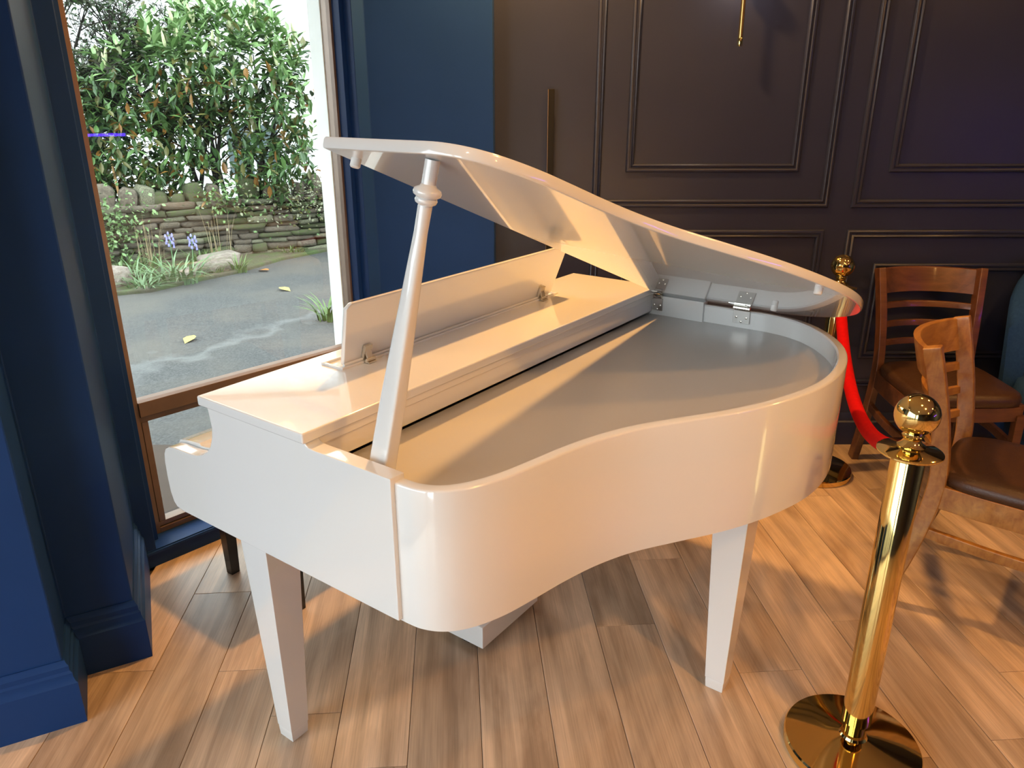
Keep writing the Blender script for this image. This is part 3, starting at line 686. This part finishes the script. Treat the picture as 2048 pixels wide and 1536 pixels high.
# ---- leaves
def leafm(name, c, c2): 
    m = mat(name, c, 0.38, var=(7, c2, 0.35, 0.65)); m.node_tree.nodes['Principled BSDF'].inputs['Transmission Weight'].default_value = 0.0
    return m
LEAFM = [leafm('leaf_light_green', (0.19, 0.31, 0.11), (0.23, 0.35, 0.14)), leafm('leaf_mid_green', (0.080, 0.160, 0.042), (0.11, 0.195, 0.055)),
         leafm('leaf_dark_green', (0.042, 0.090, 0.028), (0.060, 0.115, 0.036)), leafm('leaf_olive', (0.105, 0.105, 0.030), (0.135, 0.125, 0.035)),
         leafm('leaf_rust', (0.20, 0.085, 0.020), (0.28, 0.14, 0.03))]
BARK = mat('dark_bark', (0.035, 0.028, 0.022), 0.9, bump=(60, 0.6))
CREAM = mat('cream_blossom', (0.50, 0.50, 0.30), 0.8, var=(40, (0.36, 0.40, 0.20), 0.4, 0.6))
def leaf_verts(L, w, droop=0.12):
    return [Vector((0,0,0)), Vector((w*.42, L*.28, .02*L)), Vector((w*.5, L*.58, .0)), Vector((0, L, -droop*L)), Vector((-w*.5, L*.58, .0)), Vector((-w*.42, L*.28, .02*L)), Vector((0, L*.45, -.05*L))]
LEAF_F = [(0,1,6),(1,2,6),(2,3,6),(3,4,6),(4,5,6),(5,0,6)]
LME = []
for m in LEAFM:
    me = bpy.data.meshes.new('leaf'); me.from_pydata([tuple(v) for v in leaf_verts(1.0, 0.36)], [], LEAF_F); me.materials.append(m); LME.append(me)
def frame_of(direction, roll):
    q = direction.to_track_quat('Y', 'Z'); return q.to_matrix().to_4x4() @ Matrix.Rotation(roll, 4, 'Y')
laurel = empty('laurel_shrub', (-3.42, 8.62, GZ)); tag(laurel, 'large glossy-leaved laurel shrub with cream flower spikes behind the stone wall', 'shrub')
LR = Vector((-3.42, 8.62, GZ))
fol = MB(); singles = []; spikes = []; stems = []
def shoot(p, d, n, length, L, young, lo=0.0):
    """a leafy shoot ending at p+d*length"""
    d = d.normalized(); ph = rnd.uniform(0, 6.28)
    for k in range(n):
        t = lo + (1-lo)*k/max(n-1, 1); c = p + d*length*t; ph += 2.4
        side = d.orthogonal().normalized(); side = Matrix.Rotation(ph, 3, d) @ side
        up = 0.35 + 0.75*t if young else rnd.uniform(-0.35, 0.55)
        dd = (side + d*up + Vector((0,0,rnd.uniform(-.25,.2)))).normalized()
        ll = L*rnd.uniform(0.75, 1.15)*(1.0 if t < .85 else .8)
        if young: mi = rnd.choices((0,1,2,3), (8,4,1,1))[0]
        else: mi = rnd.choices((0,1,2,3,4), (1,5,6,2.2,1.0))[0]
        M = Matrix.Translation(c) @ frame_of(dd, rnd.uniform(-.5,.5))
        singles.append((c.y - 0.5*c.x, M, ll, mi))
def blob(cx, cz, rx, rz, cy, ry, count, young_p):
    for i in range(count):
        th = rnd.uniform(0, 2*math.pi); ph = math.acos(rnd.uniform(-1, 1)); rr = rnd.uniform(0.62, 1.0)
        dv = Vector((math.sin(ph)*math.cos(th), math.sin(ph)*math.sin(th), math.cos(ph)))
        if dv.y > 0.45: continue
        p = Vector((cx + rx*rr*dv.x, cy + ry*rr*dv.y, cz + rz*rr*dv.z)) - LR
        yg = dv.z > 0.05 and rnd.random() < young_p
        d = (dv*0.8 + Vector((0,0,0.9 if yg else 0.2)) + Vector((rnd.uniform(-.3,.3), rnd.uniform(-.3,.3), 0)))
        shoot(p, d, rnd.randint(9, 12), rnd.uniform(0.16, 0.30), 0.165 if yg else 0.14, yg)
        if yg and rnd.random() < 0.42: spikes.append((p + d.normalized()*0.12 + Vector((rnd.uniform(-.06,.06), -0.05, rnd.uniform(0,.08))), (Vector((rnd.uniform(-.25,.25), rnd.uniform(-.2,0), 1))).normalized()))
blob(-3.05, 1.86, 0.72, 0.52, 8.65, 0.55, 190, 0.95)
blob(-3.70, 1.62, 0.70, 0.48, 8.60, 0.50, 120, 0.7)
blob(-4.30, 0.72, 0.55, 0.30, 8.35, 0.30, 60, 0.0)
blob(-2.62, 0.82, 0.34, 0.26, 8.62, 0.28, 40, 0.0)
blob(-3.50, 0.70, 0.45, 0.20, 8.45, 0.25, 24, 0.0)
blob(-2.62, 1.55, 0.36, 0.75, 8.72, 0.40, 110, 0.8)
blob(-4.25, 1.25, 0.60, 0.60, 8.45, 0.40, 150, 0.2)
blob(-3.95, 0.98, 0.62, 0.36, 8.40, 0.35, 110, 0.05)
blob(-3.25, 1.28, 0.60, 0.30, 8.60, 0.30, 18, 0.1)
blob(-2.75, 1.02, 0.40, 0.36, 8.65, 0.30, 44, 0.05)
for x, zt in ((-3.58, 2.45), (-3.38, 2.30), (-3.18, 2.52), (-2.88, 2.42), (-2.46, 2.13), (-2.36, 1.98), (-2.30, 1.55), (-3.75, 2.40)):
    p = Vector((x, 8.5, zt - 0.42)) - LR
    shoot(p, Vector((rnd.uniform(-.15,.15) + (0.35 if x > -2.5 else 0), 0, 1)), 15, 0.44, 0.135, True); shoot(p + Vector((.12,0,-.1)), Vector((.3,0,1)), 12, 0.3, 0.13, True)
for i in range(9):
    bx = -3.55 + 0.11*i + rnd.uniform(-.05,.05); tx = bx + rnd.uniform(-.45, .45)
    path = catmull([(bx, 8.66, 0.3), ((bx*2+tx)/3 + rnd.uniform(-.06,.06), 8.66, 0.85), ((bx+tx)/2 + rnd.uniform(-.1,.1), 8.62, 1.25), (tx, 8.6, 1.8)], 4)
    st = MB().tube([p - LR for p in path], [0.030 - 0.0018*k for k in range(len(path))], 7)
    for j in range(5):
        b0 = path[rnd.randint(4, len(path)-2)] - LR; e = b0 + Vector((rnd.uniform(-.4,.4), rnd.uniform(-.1,.1), rnd.uniform(.12,.45)))
        st.tube([b0, (b0+e)/2 + Vector((0,0,-.03)), e], [0.012, 0.009, 0.005], 5)
    st.build('stem', BARK, laurel)
singles.sort(key=lambda q: q[0])                 # the ones nearest the window first
for i, (k, M, ll, mi) in enumerate(singles):
    if i < 270:
        o = bpy.data.objects.new('leaf', LME[mi]); COL.objects.link(o); o.parent = laurel; o.matrix_local = M @ Matrix.Scale(ll, 4)
    else:
        fol.add([M @ (v*ll) for v in leaf_verts(1.0, 0.36)], LEAF_F, mi)
tag(fol.build('foliage', LEAFM, laurel, smooth=0), kind='stuff')
sp_me = MB().lathe([(0.004,0),(0.015,0.015),(0.018,0.05),(0.014,0.10),(0.008,0.135),(0.002,0.15)], 8).build('tmp', CREAM, smooth=60); sme = sp_me.data; bpy.data.objects.remove(sp_me)
for p, d in spikes[:90]:
    o = bpy.data.objects.new('flower_spike', sme); COL.objects.link(o); o.parent = laurel; o.matrix_local = Matrix.Translation(p) @ d.to_track_quat('Z', 'Y').to_matrix().to_4x4()

# ---- grey twiggy tree at the left, behind the laurel
tw = empty('twiggy_tree', (-4.75, 8.95, GZ)); tag(tw, 'grey-green twiggy tree at the top left behind the laurel', 'tree')
br = MB(); tf = MB(); TWIGL = [mat('leaf_grey_green', (0.085, 0.100, 0.060), 0.6, var=(8, (0.12, 0.13, 0.08), .4, .6)), LEAFM[2]]
br.tube([(0,0,0), (0.05,0,0.9), (0.15,0,1.6)], [0.10, 0.08, 0.06], 8)
def twig(p, d, L, r, lev):
    e = p + d*L; mid = (p+e)/2 + Vector((rnd.uniform(-.08,.08), rnd.uniform(-.08,.08), rnd.uniform(-.03,.1)))*L
    br.tube([p, mid, e], [r, r*.8, r*.55], 5)
    if lev == 0:
        for k in range(5):
            c = p.lerp(e, rnd.random()) + Vector((rnd.uniform(-.06,.06),)*3); dd = Vector((rnd.uniform(-1,1), rnd.uniform(-1,1), rnd.uniform(-.6,.8))).normalized()
            M = Matrix.Translation(c) @ frame_of(dd, rnd.uniform(-1,1)); ll = rnd.uniform(.05,.09)
            tf.add([M @ (v*ll) for v in leaf_verts(1.0, 0.42)], LEAF_F, 0 if rnd.random() < .7 else 1)
        return
    for k in range(4 if lev > 1 else 5):
        dd = (d*0.7 + Vector((rnd.uniform(-1,1), rnd.uniform(-.7,.5), rnd.uniform(-.45,.7)))).normalized()
        twig(p.lerp(e, rnd.uniform(.35, 1)), dd, L*rnd.uniform(.55,.8), r*.55, lev-1)
for k in range(9):
    twig(Vector((0.1,0,rnd.uniform(0.9,1.6))), Vector((rnd.uniform(-.5,1.0), rnd.uniform(-.4,.2), rnd.uniform(.45,1.2))).normalized(), 0.85, 0.024, 3)
br.build('branches', BARK, tw, smooth=60); tag(tf.build('foliage', TWIGL, tw, smooth=0), kind='stuff')

# ---- plants along the wall foot
GRASS = mat('grass_blade_green', (0.085, 0.165, 0.035), 0.5, var=(5, (0.13, 0.20, 0.06), .35, .65))
STRAP = mat('strap_leaf_green', (0.10, 0.185, 0.075), 0.4, var=(5, (0.16, 0.24, 0.12), .35, .65))
BELL = mat('bluebell_violet', (0.20, 0.19, 0.62), 0.6, var=(30, (0.30, 0.29, 0.72), .4, .6))
STRAW = mat('dry_straw', (0.28, 0.21, 0.11), 0.8, var=(8, (0.35, 0.28, 0.16), .4, .6))
def blade(mb, base, az, L, lean, w, mi=0):
    d = Vector((math.cos(az), math.sin(az), 0)); s = Vector((-d.y, d.x, 0)); pts = []
    for k in range(5):
        t = k/4; pts.append(base + d*lean*L*t*t + Vector((0,0,L*(t - 0.45*lean*t*t))))
    V = []
    for k, p in enumerate(pts):
        ww = w*(1 - (k/4)**2)*0.5 + 0.0006; V += [p - s*ww, p + s*ww]
    mb.add(V, [(2*k, 2*k+1, 2*k+3, 2*k+2) for k in range(4)], mi)
def clump(name, x, y, n, L, spread, m, label, cat, lean=(0.3, 1.2), w=0.012, z=GZ):
    o = empty(name, (x, y, z)); tag(o, label, cat)
    mb = MB()
    for i in range(n):
        r = spread*math.sqrt(rnd.random()); a = rnd.uniform(0, 6.28)
        blade(mb, Vector((r*math.cos(a), r*math.sin(a)*0.7, 0)), a + rnd.uniform(-.8,.8), L*rnd.uniform(.6,1.15), rnd.uniform(*lean), w*rnd.uniform(.7,1.2))
    tag(mb.build('leaves', m, o, smooth=60), kind='stuff'); return o
bb1 = clump('bluebell_plant', -3.15, 7.05, 80, 0.34, 0.26, STRAP, 'bluebell clump with drooping strap leaves and two violet flower heads', 'plant', (0.5, 1.4), 0.020)
for fx, fy, fz in ((-0.02, 0.03, 0.38), (0.19, 0.03, 0.36)):
    fs = MB().tube([(fx*0.6, fy, 0), (fx*0.9, fy, fz*0.6), (fx, fy, fz + 0.06)], 0.005, 6).build('flower_stalk', STRAP, bb1)
    for k in range(15):
        a = k*2.4; q = Vector((fx + 0.032*math.cos(a), fy + 0.032*math.sin(a), fz - 0.05 + 0.0085*k))
        MB().lathe([(0.010, -0.016), (0.0085, -0.008), (0.007, 0.004), (0.002, 0.010)], 7, M=Matrix.Translation(q)).build('bell_flower', BELL, fs)
clump('bluebell_plant', -3.30, 6.72, 50, 0.24, 0.14, STRAP, 'low strap-leaved plant at the very front edge of the bed', 'plant', (0.7, 1.5), 0.018)
clump('bluebell_plant', -3.52, 7.02, 40, 0.24, 0.22, STRAP, 'strap-leaved plant left of the bluebell clump', 'plant', (0.5, 1.4), 0.018)
clump('weed_tuft', -2.87, 7.33, 40, 0.16, 0.07, GRASS, 'small green weed tuft between the two rocks and the asphalt', 'weed', (0.3, 1.0), 0.012)
clump('weed_tuft', -2.71, 7.47, 55, 0.20, 0.09, GRASS, 'bushier green weed tuft at the right end of the bed', 'weed', (0.3, 1.0), 0.012)
clump('weed_tuft', -2.45, 8.42, 50, 0.17, 0.16, GRASS, 'bright green weed tuft at the foot of the wall on the right', 'weed', (0.4, 1.2), 0.014)
clump('weed_tuft', -3.20, 7.90, 90, 0.24, 0.22, GRASS, 'green weed patch at the foot of the wall behind the violet flowers', 'weed', (0.4, 1.2), 0.016)
clump('weed_tuft', -3.85, 7.50, 140, 0.26, 0.34, GRASS, 'broad green weed patch at the left of the wall foot', 'weed', (0.4, 1.2), 0.016)
clump('dry_stalks', -3.62, 7.62, 16, 0.55, 0.16, STRAW, 'dry straw-coloured stalks in front of the left of the wall', 'plant', (0.0, 0.25), 0.008)
clump('dry_stalks', -3.05, 7.95, 14, 0.60, 0.14, STRAW, 'dry straw-coloured stalks in front of the middle of the wall', 'plant', (0.0, 0.25), 0.008)
clump('weed_tuft', -1.42, 5.70, 26, 0.26, 0.08, GRASS, 'green weed sprout beside the white window reveal', 'weed', (0.4, 1.1), 0.022)
# creeping leaves on the wall
def creeper(s0, s1, z0, z1, n, mis, label, size=0.05):
    o = empty('creeper', (W0.x, W0.y, GZ), math.atan2(WALLU.y, WALLU.x)); tag(o, label, 'creeper'); mb = MB()
    for i in range(n):
        x = rnd.gauss((s0+s1)/2, (s1-s0)/4); zz = rnd.gauss((z0+z1)/2, (z1-z0)/4)
        c = Vector((x, -0.06 - rnd.uniform(0,.05), max(zz, 0.01)))
        dd = Vector((rnd.uniform(-1,1), -rnd.uniform(.2,.9), rnd.uniform(-.9,.6))).normalized()
        M = Matrix.Translation(c) @ frame_of(dd, rnd.uniform(-1,1)); ll = size*rnd.uniform(.6,1.2)
        mb.add([M @ (v*ll) for v in leaf_verts(1.0, 0.6)], LEAF_F, rnd.choice(mis))
    tag(mb.build('leaves', LEAFM + [mat('leaf_pale_lichen', (0.26, 0.27, 0.16), 0.7, var=(9, (0.33, 0.33, 0.22), .4, .6))], o, smooth=0), kind='stuff')
creeper(-2.7, -1.70, 0.05, 0.80, 900, (0, 0, 1), 'bright green creeper covering the left part of the stone wall')
creeper(-0.85, 0.85, 0.30, 0.85, 950, (5, 5, 3, 1), 'pale silvery creeper on the right part of the stone wall', 0.038)
creeper(-1.25, -0.70, 0.50, 0.85, 220, (0, 1, 3), 'small green creeper on the coping below the laurel stems')
creeper(0.15, 0.45, 0.62, 0.90, 90, (0, 0, 1), 'bright green sprig on the coping beside the window reveal')
# bed soil, rocks, fallen leaves
SOIL = mat('bed_soil', (0.075, 0.065, 0.04), 0.95, var=(6, (0.06, 0.085, 0.025), .4, .62), bump=(25, 1.0))
bp = [(-4.9, 6.15), (-3.55, 6.45), (-3.20, 6.62), (-2.98, 7.0), (-2.70, 7.40), (-2.45, 8.05), (-2.05, 8.62), (-2.185, 8.67), (-5.6, 6.70)]
bed = MB().prism(bp, GZ - 0.02, GZ + 0.035).build('flower_bed', SOIL, smooth=0, bevel=0.015); tag(bed, 'strip of mossy soil bed along the foot of the stone wall', 'flower bed')
ROCKM = mat('pale_rock', (0.19, 0.155, 0.125), 0.9, var=(8, (0.28, 0.24, 0.20), .4, .65), bump=(25, 0.8))
for x, y, sx_, sz_, lab in ((-3.62, 6.72, .36, .20, 'pale brown rock at the left end of the bed'), (-2.93, 7.42, .30, .13, 'pinkish rock behind the weed tufts'), (-2.95, 7.62, .34, .16, 'pale lichen-covered rock against the wall foot'), (-3.05, 7.22, .22, .10, 'small flat rock beside the bluebell clump')):
    o = place('rock', SM[rnd.randint(0,7)], None, (x, y, GZ + sz_*0.45), (sx_, sx_*.7, sz_), (0, 0, rnd.uniform(0,3)), ROCKM); tag(o, lab, 'rock')
FALLEN = [mat('fallen_leaf_orange', (0.42, 0.17, 0.04), 0.7), mat('fallen_leaf_yellow', (0.42, 0.34, 0.10), 0.7)]
for x, y, k, lab in ((-2.41, 7.48, 0, 'orange fallen leaf on the asphalt near the wall'), (-2.10, 6.74, 1, 'pale yellow fallen leaf on the asphalt right of the bed'), (-2.28, 5.25, 1, 'small dull fallen leaf in the middle of the asphalt')):
    me = bpy.data.meshes.new('fallen_leaf'); V = [v*0.15 + Vector((0,0,0.012)) for v in leaf_verts(1.0, 0.55)]
    me.from_pydata([tuple(v) for v in V] , [], LEAF_F); me.materials.append(FALLEN[k])
    o = bpy.data.objects.new('fallen_leaf', me); COL.objects.link(o); o.location = (x, y, GZ + 0.008); o.rotation_euler[2] = rnd.uniform(0,6); tag(o, lab, 'leaf')
STICK = mat('stick_tan', (0.45, 0.26, 0.10), 0.6)  # two thin tan sticks standing by the laurel
for x0, x1, zb, lab in ((-4.02, -4.10, 0.45, 'thin tan cane leaning against the lower laurel leaves'), (-4.35, -4.42, 0.60, 'thin tan cane at the left edge of the window')):
    tag(MB().tube([(x0, 8.0, zb), (x1, 8.1, zb + 0.62)], 0.012, 8).build('tan_stick', STICK), lab, 'stick')

# ---- white house behind
hs = empty('house', (-3.6, 13.6, GZ), math.radians(8)); tag(hs, 'white rendered house filling the background behind the shrubs', 'building')
MB().box(-7.5, 6.5, 0, 5, 0, 5.6).build('wall', mat('white_render', (0.90, 0.90, 0.90), 0.9, var=(3, (0.86, 0.86, 0.86), 0.4, 0.7)), hs, smooth=0)
rf = MB(); rf.add([(-7.8,-.3,5.6),(6.8,-.3,5.6),(6.8,5.3,5.6),(-7.8,5.3,5.6),(-7.8,2.5,7.6),(6.8,2.5,7.6)], [(0,1,5,4),(2,3,4,5),(0,4,3),(1,2,5),(3,2,1,0)]).build('roof', mat('slate_roof', (0.08, 0.085, 0.095), 0.7, var=(4, (0.11,0.115,0.125), .4, .6)), hs, smooth=0)
wf_ = MB().box(-1.25, -0.30, -0.05, 0.02, 0.35, 1.25).build('window_frame', mat('white_upvc', (0.8,0.8,0.8), 0.4), hs, bevel=0.01)
for i in range(2):
    for j in range(2): MB().box(-1.19 + .44*i, -0.80 + .44*i, -0.056, -0.04, 0.41 + .42*j, 0.79 + .42*j).build('window_pane', mat('dark_pane', (0.10, 0.13, 0.13), 0.1), wf_, smooth=0)
